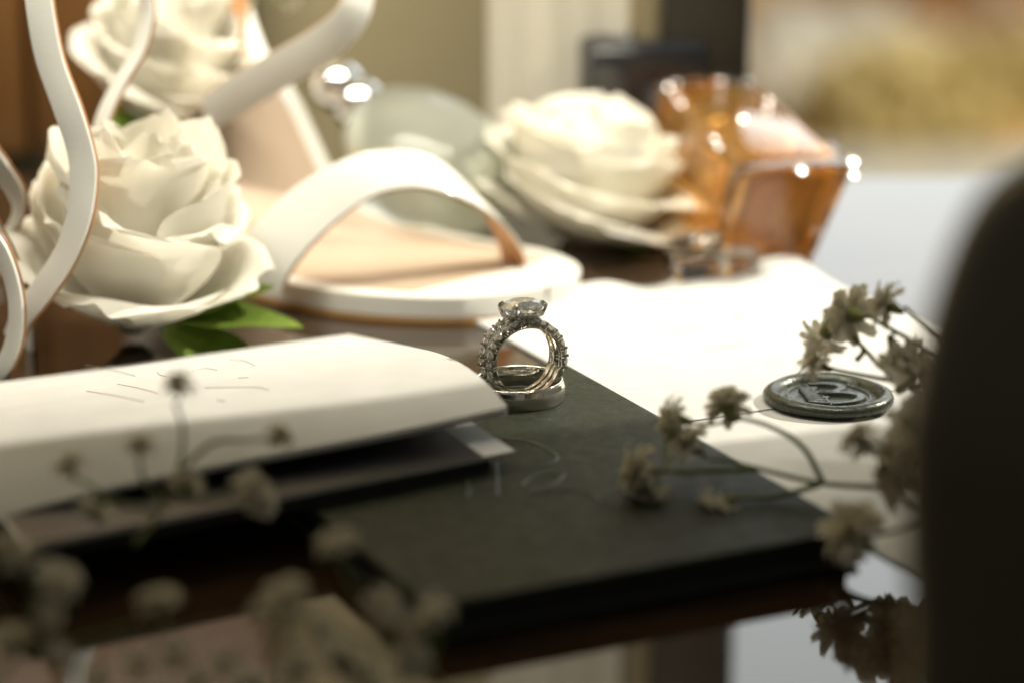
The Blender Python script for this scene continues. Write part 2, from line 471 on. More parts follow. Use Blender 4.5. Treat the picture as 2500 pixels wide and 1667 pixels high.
for k in range(7):
    for s in (-1, 1):
        if s > 0 and k % 2: continue
        b0 = Vector((-2.4, -7.0 + 2.0 * k, 0)); L_ = 5.2 - 0.3 * k if s < 0 else 1.8
        dv = Vector((s * 0.88, 0.5, 0)).normalized()
        P = [b0 + dv * L_ * i / 6 for i in range(7)]
        P = [brot(p.x, p.y) for p in P]
        obj('leaf', *flat_tube(P, 1.7, 1.1, 1.95, True), M['wax'], t, smooth=False)

# ------------------------------------------------------------------ the left booklet and the card under it
FR = Vector((-44, 74)); NR = Vector((-1, -45)); NL = Vector((-112, -101))
eS = NL - NR; eV = NR - FR
def bz(s, v):
    z = 2.2 + 21.5 * v / 0.80 if v < 0.80 else 23.7
    # round the ridge and let the near edge sink
    k = max(0.0, v - 0.50) / 0.50
    z = 2.2 + 26.5 * v - (9.0 + 7.0 * s * s) * k ** 2.6
    z -= 3.0 * s * v + 2.0 * math.sin(s * 5.0 + 0.5) * v * v * 0.6
    return z
def bpt(s, v, dz=0.0, ds=0.0, dv=0.0):
    p = FR + eS * s + eV * v
    p += eS.normalized() * ds + eV.normalized() * dv
    return Vector((p.x, p.y, bz(s, v) + dz))
t = thing('white_booklet', 'open white paper booklet with curling pages, its far end under a rose', 'booklet', (FR.x - 40, FR.y - 60, 0))
for k in range(4):
    f = (lambda k: (lambda u, v: bpt(u, v, -0.32 * k - 0.45 * k * max(0, v - 0.6) * (1 - u), 0.35 * (k % 3), 0.4 * math.sin(k * 2.1) + 0.1 * k)))(k)
    obj('page', *flip(sheet(36, 48, f, 0.22)), M['paper'], t, world=True)
det = eS.x * eV.y - eS.y * eV.x
def on_booklet(u, v):
    z = 10.0
    for _ in range(30):
        p = at(u, v, z); dlt = Vector((p.x, p.y)) - FR
        s_ = (dlt.x * eV.y - dlt.y * eV.x) / det; v_ = (eS.x * dlt.y - eS.y * dlt.x) / det
        z = 0.5 * z + 0.5 * (bz(s_, max(0, min(1, v_))) + 0.03)
    return p
for st in ([(208, 892), (270, 902), (330, 917)], [(288, 937), (340, 947), (385, 959)], [(212, 954), (280, 965), (352, 980)],
           [(560, 878), (595, 880), (622, 892)], [(582, 922), (606, 921)], [(500, 946), (580, 945), (630, 945), (655, 951)],
           [(384, 908), (392, 915), (405, 918)], [(470, 905), (500, 899), (530, 903)], [(530, 976), (550, 979)]):
    P = [on_booklet(p.x, p.y) for p in spline([(a, b, 0) for a, b in st], 6)]
    obj('pencil_stroke', *tube(P, 0.13, 6), M['ink'], t, world=True)

# dark print with a white border, slid under the booklet
K0 = at(1257, 1099, 12.0); kx = Vector((-0.85, -0.527, 0)); ky = Vector((0.527, -0.85, 0)) * -1
ky = Vector((-0.43, 0.903, 0))
t = thing('photo_card', 'dark glossy print with white border sticking out below the white booklet', 'card', (K0.x - 30, K0.y, 8))
def kpt(a, b, z): return K0 + kx * a + ky * b + Vector((0, 0, z))
def kquad(a0, a1, b0, b1, z0, z1):
    V = [kpt(a, b, z) for z in (z0, z1) for b in (b0, b1) for a in (a0, a1)]
    return V, [q[::-1] for q in box(0, 1, 0, 1, 0, 1)[1]]
obj('card_sheet', *kquad(0, 112, 0, 70, -0.4, 0.0), M['paper'], t, smooth=False, world=True)
obj('dark_print', *kquad(8, 111, -0.05, 69, 0.02, 0.14), M['navy'], t, smooth=False, world=True)
obj('backing_card', *kquad(1.5, 111, 0.6, 70, -1.2, -0.55), M['paper'], t, smooth=False, world=True)
obj('mount', *kquad(6, 110, 0.9, 70, -3.9, -1.25), M['blackedge'], t, smooth=False, world=True)

# ------------------------------------------------------------------ rings
RC = at(1267, 973, ZB)
# man's ring
t = thing('wide_band_ring', "man's wide platinum band with brushed middle lying flat around the standing rings", 'ring', RC)
t.rotation_euler = (math.radians(1.0), math.radians(-1.5), 0.3)
h = 5.2
def arc(cx, cz, r, a0, a1, n):
    return [(cx + r * math.cos(math.radians(a0 + (a1 - a0) * k / n)), cz + r * math.sin(math.radians(a0 + (a1 - a0) * k / n))) for k in range(n + 1)]
topp = [(10.98, h - 1.75), (10.90, h - 1.55), (10.78, h - 0.75), (10.62, h - 0.32)] + arc(10.25, h - 0.38, 0.38, 12, 165, 8) + [(9.72, h - 0.75), (9.62, h - 1.4), (9.60, h / 2)]
botp = [(r, h - z) for r, z in topp][::-1]
obj('polished_rim', *flip(lathe(topp, 128)), M['plat'], t)
obj('lower_rim', *flip(lathe(botp, 128)), M['brushed'], t)
obj('brushed_band', *lathe([(10.98, 1.75), (11.03, 1.9), (11.05, h / 2), (11.03, h - 1.9), (10.98, h - 1.75)], 128), M['brushed'], t)

# standing set: band, diamond ring, band.  Ring frame: x across, y through the finger, z up.
YAW = math.radians(21)
RZ = 9.45
LEAN = math.radians(-2.0)
def rframe(y0):
    R = Matrix.Rotation(YAW, 4, 'Z') @ Matrix.Rotation(LEAN, 4, 'X')
    return R
ctr = Vector((RC.x + 1.0, RC.y + 0.3, ZB + RZ + 0.4))
rot = Euler((LEAN, 0, YAW), 'XYZ')
def torus_band(ri, ro, y0, y1, n=144, bulge=0.25, a0=0, a1=2 * math.pi):
    ym = (y0 + y1) / 2; c = 0.22
    prof = [(ri + 0.06, y0 + c), (ri, ym), (ri + 0.06, y1 - c), (ri + 0.25, y1), (ro - c, y1), (ro - c * 0.3, y1 - c * 0.4), (ro + bulge * 0.4, ym), (ro - c * 0.3, y0 + c * 0.4), (ro - c, y0), (ri + 0.25, y0), (ri + 0.06, y0 + c)]
    V, Fc = lathe(prof, n, 1.0, a0, a1)
    return [(x, z, y) for x, y, z in V], Fc
def brilliant(r, crown, pav, table=0.58, n=8, sy=1.0):
    V = []; Fc = []
    m = 2 * n
    for k in range(n): a = 2 * math.pi * (k + 0.5) / n; V.append((r * table * math.cos(a), r * table * math.sin(a) * sy, crown))
    for k in range(n): a = 2 * math.pi * k / n; V.append((r * 0.80 * math.cos(a), r * 0.80 * math.sin(a) * sy, crown * 0.58))
    for k in range(m): a = math.pi * k / n; V.append((r * math.cos(a), r * math.sin(a) * sy, 0.04 * r))
    for k in range(m): a = math.pi * k / n; V.append((r * math.cos(a), r * math.sin(a) * sy, -0.02 * r))
    for k in range(n): a = 2 * math.pi * k / n; V.append((r * 0.42 * math.cos(a), r * 0.42 * math.sin(a) * sy, -pav * 0.60))
    V.append((0, 0, -pav))
    T, K, G, H_, Pv, Cu = 0, n, 2 * n, 2 * n + m, 2 * n + 2 * m, 3 * n + 2 * m
    Fc.append(tuple(range(n)))
    for k in range(n):
        k1 = (k + 1) % n; kp = (k - 1) % n
        Fc.append((T + k, K + k1, T + (k + 1) % n)) if False else None
        Fc.append((T + kp, K + k, T + k))
        Fc.append((T + k, K + k, G + 2 * k + 1)); Fc.append((T + k, G + 2 * k + 1, K + k1))
        Fc.append((K + k, G + 2 * k, G + 2 * k + 1)); Fc.append((K + k1, G + 2 * k + 1, G + (2 * k + 2) % m))
        Fc.append((Pv + k, H_ + 2 * k + 1, H_ + 2 * k)); Fc.append((Pv + k1, H_ + (2 * k + 2) % m, H_ + 2 * k + 1))
        Fc.append((Pv + k, Pv + k1, H_ + 2 * k + 1)); Fc.append((Pv + k, Cu, Pv + k1))
    Fc = [f for f in Fc if f]
    for k in range(m):
        k1 = (k + 1) % m; Fc.append((G + k, H_ + k, H_ + k1, G + k1))
    return V, Fc
def ball(p, r, n=6):
    V = []; Fc = []; p = Vector(p)
    for j in range(n + 1):
        for i in range(n):
            a = 2 * math.pi * i / n; b = math.pi * j / n
            V.append(p + Vector((math.cos(a) * math.sin(b), math.sin(a) * math.sin(b), math.cos(b))) * r)
    for j in range(n):
        for i in range(n):
            a = j * n + i; b = j * n + (i + 1) % n
            Fc.append((a, a + n, b + n, b))
    return V, Fc
marq = mesh('stone', *brilliant(1.35, 0.5, 1.0, 0.6, 6, 0.62), M['smallstone'], smooth=False)
rnds = mesh('stone', *brilliant(0.92, 0.45, 0.9, 0.6, 6, 1.0), M['smallstone'], smooth=False)

def stone_band(name, label, y0, y1, seed):
    t = thing(name, label, 'ring', ctr, rot, 'jewelled bands standing upright')
    ym = (y0 + y1) / 2
    obj('shank', *flip(torus_band(8.0, 9.4, y0, y1, 96, 0.25, math.radians(196), math.radians(344))), M['plat'], t)
    # under the stones the band is a slim open gallery: a rail on each side
    for yy in (y0 + 0.28, y1 - 0.28):
        obj('gallery_rail', *flip(torus_band(8.0, 8.55, yy - 0.28, yy + 0.28, 96, 0.1, math.radians(-18), math.radians(198))), M['plat'], t)
    ang = -14; k = 0; pr = []
    while ang < 195:
        wdeg = 17.5 if k % 2 == 0 else 11.0
        a = math.radians(ang + wdeg / 2)
        cx, cz = math.cos(a), math.sin(a)
        R = Matrix(((-cz, 0, cx), (0, -1, 0), (cx, 0, cz)))
        R = Matrix(((-cz, 0.0, cx), (0.0, 1.0, 0.0), (cx, 0.0, cz)))
        if R.determinant() < 0: R = Matrix(((cz, 0.0, cx), (0.0, 1.0, 0.0), (-cx, 0.0, cz)))
        inst('stone', marq if k % 2 == 0 else rnds, t, (cx * 9.75, ym, cz * 9.75), R.to_quaternion(), 1.0)
        # side walls of the setting: small bright plates
        for e in (ang + 0.7, ang + wdeg - 0.7):
            ae = math.radians(e); er = Vector((math.cos(ae), 0, math.sin(ae)))
            for yy in (y0 + 0.22, y1 - 0.22):
                P = [er * 8.2 + Vector((0, yy, 0)), er * 9.6 + Vector((0, yy, 0)), er * 10.15 + Vector((0, yy * 1.0, 0)) + Vector((0, (ym - yy) * 0.18, 0))]
                pr.append(tube(P, 0.20, 6)); pr.append(ball(P[-1], 0.27, 6))
        a0_, a1_ = math.radians(ang + 3.0), math.radians(ang + wdeg - 3.0)
        for yy in (y0 + 0.18, y1 - 0.18):
            V = []
            for aa in (a0_, (a0_ + a1_) / 2, a1_):
                er = Vector((math.cos(aa), 0, math.sin(aa)))
                for rr in (8.35, 9.45 - (0.35 if aa not in (a0_, a1_) else 0)):
                    for dy in (-0.09, 0.09): V.append(er * rr + Vector((0, yy + dy, 0)))
            Fq = []
            for i in range(2):
                b = i * 4
                Fq += [(b, b + 4, b + 6, b + 2), (b + 1, b + 3, b + 7, b + 5), (b + 2, b + 6, b + 7, b + 3), (b, b + 1, b + 5, b + 4)]
            Fq += [(0, 2, 3, 1), (8, 9, 11, 10)]
            pr.append((V, Fq))
        ang += wdeg; k += 1
    tag(obj('prong_setting', *join(pr), M['platsoft'], t), kind='stuff')
    return t
stone_band('jewelled_band', 'front jewelled band of the standing set, nearest the camera', -3.75, -1.45, 1)
stone_band('jewelled_band', 'rear jewelled band of the standing set, behind the diamond ring', 1.45, 3.75, 2)

t = thing('diamond_ring', 'ring with one large oval diamond raised above the other rings', 'ring', ctr, rot)
obj('shank', *flip(torus_band(8.0, 9.3, -0.95, 0.95, 144, 0.2)), M['plat'], t)
pv = []
for k in range(46):
    a = math.radians(12 + 156 * k / 45)
    if abs(math.degrees(a) - 90) < 16: continue
    for yy in (-0.5, 0.5):
        pv.append(ball((math.cos(a) * 9.45, yy, math.sin(a) * 9.45), 0.33, 6))
tag(obj('pave_stones', *join(pv), M['smallstone'], t, smooth=False), kind='stuff')
DZ = 12.75; dr = 5.55; dsy = 0.80
# head: basket, hidden halo, prongs
V, Fc = lathe([(2.2, 8.6), (3.2, 9.3), (4.45, 10.55), (4.75, 10.7), (4.9, 11.0), (4.75, 11.35), (4.2, 11.2), (3.0, 9.9), (2.0, 9.0)], 64, dsy)
obj('basket', *flip((V, Fc)), M['platsoft'], t)
hl = []
for row, (rr, zz) in enumerate(((5.0, 10.75), (5.2, 11.25))):
    for k in range(44):
        a = 2 * math.pi * (k + 0.5 * row) / 44
        hl.append(ball((rr * math.cos(a), rr * math.sin(a) * dsy, zz), 0.29, 6))
tag(obj('halo_stones', *join(hl), M['smallstone'], t, smooth=False), kind='stuff')
V, Fc = brilliant(dr, 1.55, 3.5, 0.60, 8, dsy)
obj('diamond', [(x, y, z + DZ) for x, y, z in V], Fc, M['diamond'], t, smooth=False)
for a in (-123, 155, -22, 57):
    a = math.radians(a); er = Vector((math.cos(a), math.sin(a) * dsy, 0))
    P = spline([er * 4.7 + Vector((0, 0, 10.6)), er * 5.45 + Vector((0, 0, 12.0)), er * 5.72 + Vector((0, 0, 12.9)), er * 5.3 + Vector((0, 0, 13.55)), er * 4.75 + Vector((0, 0, 13.75))], 5)
    obj('prong', *join([tube(P, 0.40, 8, 0.34), ball(P[-1], 0.36, 8)]), M['platsoft'], t)

# ------------------------------------------------------------------ roses
def petal(R, H, th0, half, open_, roll, seed, nu=17, nv=19, spiral=0.06, ruf=1.0):
    q = random.Random(seed); ph = [q.uniform(0, 6.28) for _ in range(4)]
    def f(u, v):
        s = 2 * u - 1
        wv = (0.42 + 0.58 * math.sin(math.pi * min(1, v * 0.62 + 0.12)) ** 0.8)
        wv *= 1.0 if v < 0.72 else math.sqrt(max(0.0, 1 - ((v - 0.72) / 0.28) ** 2 * 0.94))
        a = th0 + s * half * wv
        # meridian: cup then open then roll
        r = R * (0.18 + 0.82 * math.sin(math.pi / 2 * min(1, v * 1.25)) ** 0.9) + open_ * R * v ** 2.2
        z = H * (v ** 0.85) - open_ * 0.22 * H * v ** 3
        k = max(0.0, v - 0.74) / 0.26
        r += roll * k ** 1.6 * R * 0.42
        z -= roll * k ** 2.0 * H * 0.20
        z -= (abs(s) ** 3.0) * v * H * 0.07
        r += R * spiral * s + ruf * v * v * (0.035 * R * math.sin(3.1 * s + ph[0]) + 0.022 * R * math.sin(6.7 * s + ph[1]))
        z += ruf * v * v * (0.028 * H * math.sin(4.1 * s + ph[2]) + 0.014 * H * math.sin(9 * s + ph[3]))
        r += 0.010 * R * math.sin(26 * s + 6 * math.sin(3 * v)) * (v * (1 - v)) * 2
        return Vector((r * math.cos(a), r * math.sin(a), z))
    return sheet(nu, nv, f, 0.16)

def leafmesh(L_, W_, droop, seed):
    def f(u, v):
        s = 2 * u - 1
        wv = math.sin(math.pi * min(1.0, v ** 0.75)) ** 0.85 * (1 if v < 1 else 0) + 0.015
        return Vector((s * W_ / 2 * wv, L_ * v, abs(s) * wv * W_ * 0.14 - droop * v * v + 0.5 * math.sin(9 * v + seed) * s * wv))
    return sheet(9, 14, f, 0.3)

def rose(label, loc, tilt, scale, seed, leaves, nlay=None, group='white silk roses', hs=1.07):
    q = random.Random(seed)
    t = thing('rose', label, 'rose', loc, tilt, group)
    k = 0
    # inner bud
    layers = nlay or [(3, 5.0, 46, 1.7, -0.3, 0.0), (3, 10.0, 50, 1.6, -0.2, 0.04), (3, 15.5, 54, 1.5, -0.10, 0.14),
                      (3, 20.0, 55, 1.5, 0.0, 0.26), (3, 24.0, 46, 1.38, 0.03, 0.40), (4, 25.5, 35, 1.25, 0.09, 0.48), (4, 26.5, 22, 1.2, 0.13, 0.55)]
    for li, (n_, R, H, half, op, rl) in enumerate(layers):
        a0 = q.uniform(0, 6.28)
        for i in range(n_):
            V, Fc = petal(R * scale, H * scale * hs * q.uniform(0.93, 1.05), a0 + 2 * math.pi * i / n_ + q.uniform(-0.12, 0.12), half * q.uniform(0.9, 1.08),
                          op + q.uniform(-0.05, 0.08), rl * q.uniform(0.6, 1.25), seed * 100 + k, ruf=0.3 + 0.16 * li)
            jt = 0.045
            Rj = Euler((q.gauss(0, jt), q.gauss(0, jt), 0)).to_matrix().to_4x4()
            obj('petal', *xf((V, Fc), Rj), M['petal'], t); k += 1
    obj('sepal_cup', *lathe([(0.1, -3 * scale), (3 * scale, -2.4 * scale), (5.5 * scale, 0.5 * scale), (6.0 * scale, 3 * scale), (0.1, 2 * scale)], 20), M['calyx'], t)
    for i, (ang, L_, W_, up, dr) in enumerate(leaves):
        me = mesh('leaf', *leafmesh(L_, W_, dr, i), M['leaf'])
        qn = (Matrix.Rotation(math.radians(ang - 90), 4, 'Z') @ Matrix.Rotation(math.radians(up), 4, 'X')).to_quaternion()
        a = math.radians(ang)
        inst('leaf', me, t, (math.cos(a) * 12, math.sin(a) * 12, 3.0), qn)
    return t

rose('large white rose in front of the sandals, on the far end of the booklet', (-103, 78, 4.5), (math.radians(10), math.radians(3), 0.4), 1.0, 4,
     [(-58, 40, 21, -10, 3), (-34, 36, 17, 10, 1), (-20, 28, 14, 22, -1)])
rose('white rose behind the toe of the sandal, beside the amber bottle', (20, 192, 1.5), (math.radians(12), math.radians(-4), 1.7), 1.06, 9,
     [(-80, 24, 18, -8, 3), (-130, 20, 12, 4, 2)], hs=0.78)
rose('blurred white rose high between the sandal straps', (-112, 185, 42), (math.radians(20), math.radians(5), 0.9), 0.80, 15, [(-150, 20, 12, 0, 2)])

# ------------------------------------------------------------------ sandals
def sandal(name, label, T, ax, ball_, prof, grp, flipside=1):
    ax = Vector((*ax, 0)).normalized(); bx = Vector((-ax.y, ax.x, 0)) * (-1)   # bx: far side
    t = thing(name, label, 'sandal', (T.x, T.y, 0), None, grp)
    W = prof['w']; Z = prof['z']
    def lerp(tab, s):
        for (a, b), (c, d_) in zip(tab[:-1], tab[1:]):
            if s <= c:
                k = (s - a) / (c - a); k = (k * k * (3 - 2 * k) * 0.5 + k * 0.5) if c - a > 12 else k
                return b + (d_ - b) * k
        return tab[-1][1]
    def layer(ins, z0, z1, m, nm, par, s0=0.0, s1=None, insT=0.0):
        s1 = s1 or prof['len']
        ns = 64; rings = []
        for i in range(ns):
            q_ = i / (ns - 1); s = s0 + insT + (s1 - s0 - insT - ins) * (0.5 - 0.5 * math.cos(math.pi * q_))
            wl = max(0.05, lerp(W, s) - ins) if ins else max(0.05, lerp(W, s))
            if ins and i in (0,): wl = 4
            c = T + ax * s + bx * lerp(prof['c'], s); zt = lerp(Z, s)
            row = []
            e = 0.8
            for (off, zz) in ((-wl + e, z1), (-wl, z1 - e * 0.6), (-wl, z0), (wl, z0), (wl, z1 - e * 0.6), (wl - e, z1)):
                row.append(Vector((c.x, c.y, 0)) + bx * off + Vector((0, 0, zt + zz)))
            for k in (0.6, 0.2, -0.2, -0.6):
                row.append(Vector((c.x, c.y, 0)) + bx * (wl - e) * k + Vector((0, 0, zt + z1 - prof.get('dish', 0) * (1 - k * k) * (1 if ins else 0))))
            rings.append(row)
        n = 10; V = [p for r_ in rings for p in r_]; Fc = []
        for i in range(ns - 1):
            for k in range(n):
                a = i * n + k; b = i * n + (k + 1) % n
                Fc.append((a, b, b + n, a + n))
        Fc.append(tuple(range(n))[::-1]); Fc.append(tuple((ns - 1) * n + k for k in range(n)))
        return obj(nm, V, Fc, m, par, world=True)
    layer(0, 0.2, 1.7, M['tan'], 'outsole', t)
    layer(0.0, 1.75, 7.8, M['white_leather'], 'midsole', t)
    layer(5.0, 6.0, 8.15, M['nude'], 'insole', t, insT=22)
    return t, ax, bx, lerp

prof = dict(len=228, w=[(x, 38 * math.sqrt(max(0.0, 1 - ((46 - x) / 46) ** 2)) ** 0.9) for x in (0, 0.4, 1, 2, 3.5, 6, 9, 13, 18, 24, 31, 38, 46)] + [(80, 38), (120, 30), (160, 24), (195, 26), (208, 24), (217, 19), (223, 13), (227, 6), (228, 0.5)],
            z=[(0, 0), (88, 0), (105, 4), (150, 38), (185, 66), (228, 74)], c=[(0, 0), (60, -11), (110, -10), (160, 6), (228, 30)])
T1 = Vector((10, 104, 0))
t1, ax, bx, lp = sandal('high_heeled_sandal', 'white high heeled sandal with nude insole, its toe nearest behind the rings', T1, (-0.70, 0.71), 70, prof, 'pair of bridal sandals')
# stiletto heel
hp = T1 + ax * 212 + bx * 26
V, Fc = tube([Vector((hp.x, hp.y, 0.3)), Vector((hp.x, hp.y, 12)), Vector((hp.x, hp.y, 45)) + ax * 2, Vector((hp.x, hp.y, 74)) + ax * 3], 5.0, 14, 17)
obj('heel', V, Fc, M['white_leather'], t1, world=True)

def strap(t, pts, wid, name='strap', th=1.6, lining=True, n=8, bow=0.0, wdir=None):
    """pts: (u, v, depth y) of the centre line; wid: list of width vectors at those points, in mm."""
    P = spline([aty(*p) for p in pts], n)
    Wk = spline([Vector(x) for x in wid], n)
    o = obj(name, *ribbon(P, Wk, th, bow), M['white_leather'], t, world=True)
    if lining:
        m = len(P); Q = []
        for i in range(m):
            tt = (P[min(i + 1, m - 1)] - P[max(i - 1, 0)]).normalized(); nn = tt.cross(Wk[i]).normalized()
            Q.append(P[i] - nn * (th * 0.5 + 0.22))
        obj('lining', *ribbon(Q, [x * 0.97 for x in Wk], 0.45, bow), M['nude'], o, world=False) if False else None
        oo = obj('lining', *ribbon([q_ - t.location / S for q_ in Q], [x * 1.05 for x in Wk], 0.45, bow), M['nude2'], o)
    return o

# toe strap over the near shoe
strap(t1, [(628, 690, 100), (655, 620, 100), (745, 520, 102), (870, 437, 106), (985, 412, 111), (1095, 438, 117), (1190, 510, 124), (1245, 590, 129), (1262, 650, 131)],
      [(-14, 9, 4), (-13, 8, 7), (-9, 7, 10.5), (-5, 6, 10.5), (-3, 7, 9), (-4, 8, 7.5), (-6, 9, 4), (-7, 9, 2), (-7, 9, 1)], th=1.3)
# broad ankle strap swung up to the right
strap(t1, [(500, 290, 150), (560, 243, 146), (660, 185, 140), (760, 127, 134), (830, 76, 130), (868, 20, 130), (878, -60, 134)],
      [(0, -3, 12.5), (0, -3, 12.5), (0, -3, 12.5), (-0.5, -3, 12.5), (-3, -3, 11), (-7, -3, 7), (-9, -3, 3)], th=1.6)
strap(t1, [(575, 130, 190), (582, 60, 192), (578, -10, 194), (570, -60, 194)], [(5, 2, 0), (5, 2, 0), (5, 2, 0), (5, 2, 0)], th=1.6)
# second sandal, at the left: its sole stands behind, its straps loop in front
prof2 = dict(len=228, w=prof['w'], z=[(0, 0), (88, 0), (105, 4), (150, 40), (185, 68), (228, 76)], c=[(0, 0), (60, 0), (120, -3), (228, -4)])
T2 = Vector((-160, 125, 0))
t2, ax2, bx2, _ = sandal('high_heeled_sandal', 'second white sandal at the left edge, its loose straps looping in front of the rose', T2, (-0.80, 0.60), 70, prof2, 'pair of bridal sandals')
hp = T2 + ax2 * 212
obj('heel', *tube([Vector((hp.x, hp.y, 0.3)), Vector((hp.x, hp.y, 12)), Vector((hp.x, hp.y, 45)) + ax2 * 2, Vector((hp.x, hp.y, 76)) + ax2 * 3], 5.0, 14, 17), M['white_leather'], t2, world=True)
strap(t2, [(88, -60, 62), (100, 40, 58), (122, 150, 54), (165, 270, 49), (196, 370, 46), (203, 440, 44), (192, 530, 42), (160, 620, 42), (105, 705, 44), (55, 770, 48), (28, 830, 54)],
      [(7, -2.5, 0), (7.2, -2.5, 0), (7.4, -3, 0.5), (7.4, -3, 1), (7.2, -3, 0), (7, -3, 0), (6.4, -4.5, -1), (5.4, -5, -2), (4.8, -5, -3), (4.4, -5, -3), (4, -5, -3)], th=1.7)
strap(t2, [(352, -20, 108), (357, 45, 106), (335, 130, 103), (290, 205, 100), (254, 280, 97), (238, 350, 95), (232, 430, 94)],
      [(4, -5, 1), (4, -5, 1), (4.2, -5, 1), (4.4, -5, 1), (4.4, -5, 1), (4, -5, 0), (4, -5, 0)], th=1.5)
strap(t2, [(-40, 555, 36), (0, 610, 34), (30, 690, 33), (40, 770, 33), (28, 850, 35), (-10, 920, 38), (-50, 950, 42)],
      [(4, -3, 2), (4, -3, 2), (4, -3, 1), (4, -3, 0), (4, -3, -1), (3, -3, -3), (2, -3, -4)], th=1.7)
strap(t2, [(-30, 520, 60), (20, 610, 62), (48, 690, 64), (66, 770, 66), (72, 850, 68)], [(3, -6, 1), (3, -6, 1), (3, -6, 1), (3, -6, 0), (3, -6, 0)], th=1.4)
strap(t2, [(-60, 330, 70), (0, 415, 72), (38, 470, 74), (44, 520, 76), (10, 590, 80)], [(6, -6, 3), (6, -6, 3), (5, -6, 3), (4, -6, 2), (4, -6, 2)], th=1.5)

# ------------------------------------------------------------------ frosted bottle with ball cap
axis = Vector((-0.72, 0.42, 0.55)).normalized()
base = Vector((-18, 200, 15))
t = thing('frosted_bottle', 'pale mint frosted bottle with chrome ball cap leaning behind the sandal strap', 'perfume bottle', base, axis.to_track_quat('Z', 'Y').to_euler())
obj('bottle_body', *lathe([(0.1, -12), (16, -12), (21.5, -10), (25.5, -5), (27, 4), (26, 16), (22, 28), (14.5, 37), (9, 40.5), (7.5, 42), (0.1, 42)], 56, 0.85), M['frosted'], t)
obj('collar', *lathe([(0.1, 41), (8.4, 41), (8.7, 42), (8.7, 45), (8.2, 46), (0.1, 46)], 40), M['chrome'], t)
obj('ball_cap', *lathe([(8.4 * math.sin(math.pi * k / 20) + 0.01, 53 - 8.4 * math.cos(math.pi * k / 20)) for k in range(21)], 40), M['chrome'], t)

# ------------------------------------------------------------------ amber bottle
fx, fy = 78.0, 152.0
t = thing('amber_bottle', 'faceted glass perfume bottle of amber liquid lying on its back, black cap away from us', 'perfume bottle', (fx, fy, 0), (math.radians(7.0), 0, math.radians(13)))
def gem(x0, x1, y0, y1, z0, z1, b, lean0, lean1, seg=3):
    V, Fc = rbox(x0, x1, y0, y1, z0, z1, b, seg)
    out = []
    for x, y, z in V:
        k = (z - z0) / (z1 - z0); xm = (x0 + x1) / 2
        out.append((xm + (x - xm) * (0.86 + 0.18 * k) + lean0 + (lean1 - lean0) * k, y - 3.0 * k * (1 if y < (y0 + y1) / 2 else 0.3), z))
    return out, Fc
obj('perfume', *gem(-17, 17, 7.4, 84, 0, 34, 4.5, -3, 5, 2), M['amber'], t, smooth=True)
obj('glass_base', *gem(-17, 17, -2, 7.2, 0, 34, 2.6, -3, 5), M['clear'], t, smooth=True)
obj('glass_shoulder', *gem(-16, 16, 84.2, 91.5, 1, 33.5, 2.0, -3, 5), M['clear'], t, smooth=True)
# shallow domed studs added along the rims, tilted to send lamp glints to the camera
q = random.Random(21); fc = []
def stud(p, nrm, r, curv):
    Q = Vector(nrm).normalized().to_track_quat('Z', 'Y').to_matrix().to_4x4()
    pf = [(r * k / 6 + 0.001, math.sqrt(curv * curv - (r * k / 6) ** 2) - math.sqrt(curv * curv - r * r)) for k in range(7)][::-1]
    pf = [(r, -0.5)] + pf
    V, Fc_ = lathe(pf, 16)
    return xf((V, Fc_), Matrix.Translation(p) @ Q)
spots = [(-13, 18, 34.5), (-12.5, 25, 34.5), (-12, 62, 34.5), (-11.5, 68, 34.5), (-11, 80, 34.5), (-6, 86, 34), (8, 84, 34.5), (17, 60, 34.5),
         (22, 14, 34), (23, 1, 34), (21.5, -1, 33), (22.5, -2, 31), (5, -4.5, 34), (-17, -3, 8), (-13, -3.5, 2.5), (12, -4, 14), (3, 44, 34.6)]
hv = Vector((0.475, -0.5, 0.73))
hv = Euler((math.radians(7.0), 0, math.radians(13)), 'XYZ').to_matrix().inverted() @ hv
for p in spots:
    fc.append(stud(p, hv + Vector((q.gauss(0, 0.07), q.gauss(0, 0.07), q.gauss(0, 0.07))), q.uniform(1.2, 2.2), q.choice((4.5, 6, 8, 12, 18))))
tag(obj('glint_studs', *join(fc), M['stud'], t), kind='stuff')
obj('collar', *rbox(-12, 8, 91.6, 96.9, 8, 28, 2, 3), M['chrome'], t)
obj('cap', *rbox(-32, 8, 97, 124, -2, 43, 2.5, 3), M['blackcap'], t)
t = thing('glass_stopper', 'clear cut glass stopper lying against the foot of the amber bottle', 'stopper', (58, 141, 0), (0, 0, math.radians(10)))
obj('stopper_block', *gem(-13, 13, -8, 8, 0, 10, 2.2, 0, 1), M['clear'], t)
obj('stopper_knob', *xf(brilliant(5.5, 2.5, 3.5, 0.55, 8), Matrix.Translation((-2, 0, 13.0))), M['clear'], t, smooth=False)

# ------------------------------------------------------------------ dark bottle at the right edge
pts = [(2214, 1378), (2206, 1300), (2200, 1180), (2203, 1050), (2226, 930), (2254, 800), (2288, 690), (2328, 585), (2372, 500), (2422, 438), (2475, 395), (2540, 364)]
pts = [(2218, 2060), (2217, 1700), (2216, 1500)] + pts[1:]
cx = 97.0; cy = -226.0
pr = []
for u, v in pts:
    p = aty(u, v, cy); pr.append((cx - p.x, p.z))
pr = [(0.1, 0.0), (pr[0][0] - 4, 0.0), (pr[0][0] - 0.8, 0.6)] + [(r, max(z, 1.5)) for r, z in pr[1:]]
pr += [(22, pr[-1][1] + 3.0), (14, pr[-1][1] + 4.2), (12, pr[-1][1] + 6), (12, pr[-1][1] + 14), (0.1, pr[-1][1] + 14)]
t = thing('dark_bottle', 'large dark rounded satin bottle out of focus at the right edge', 'bottle', (cx, cy, 0))
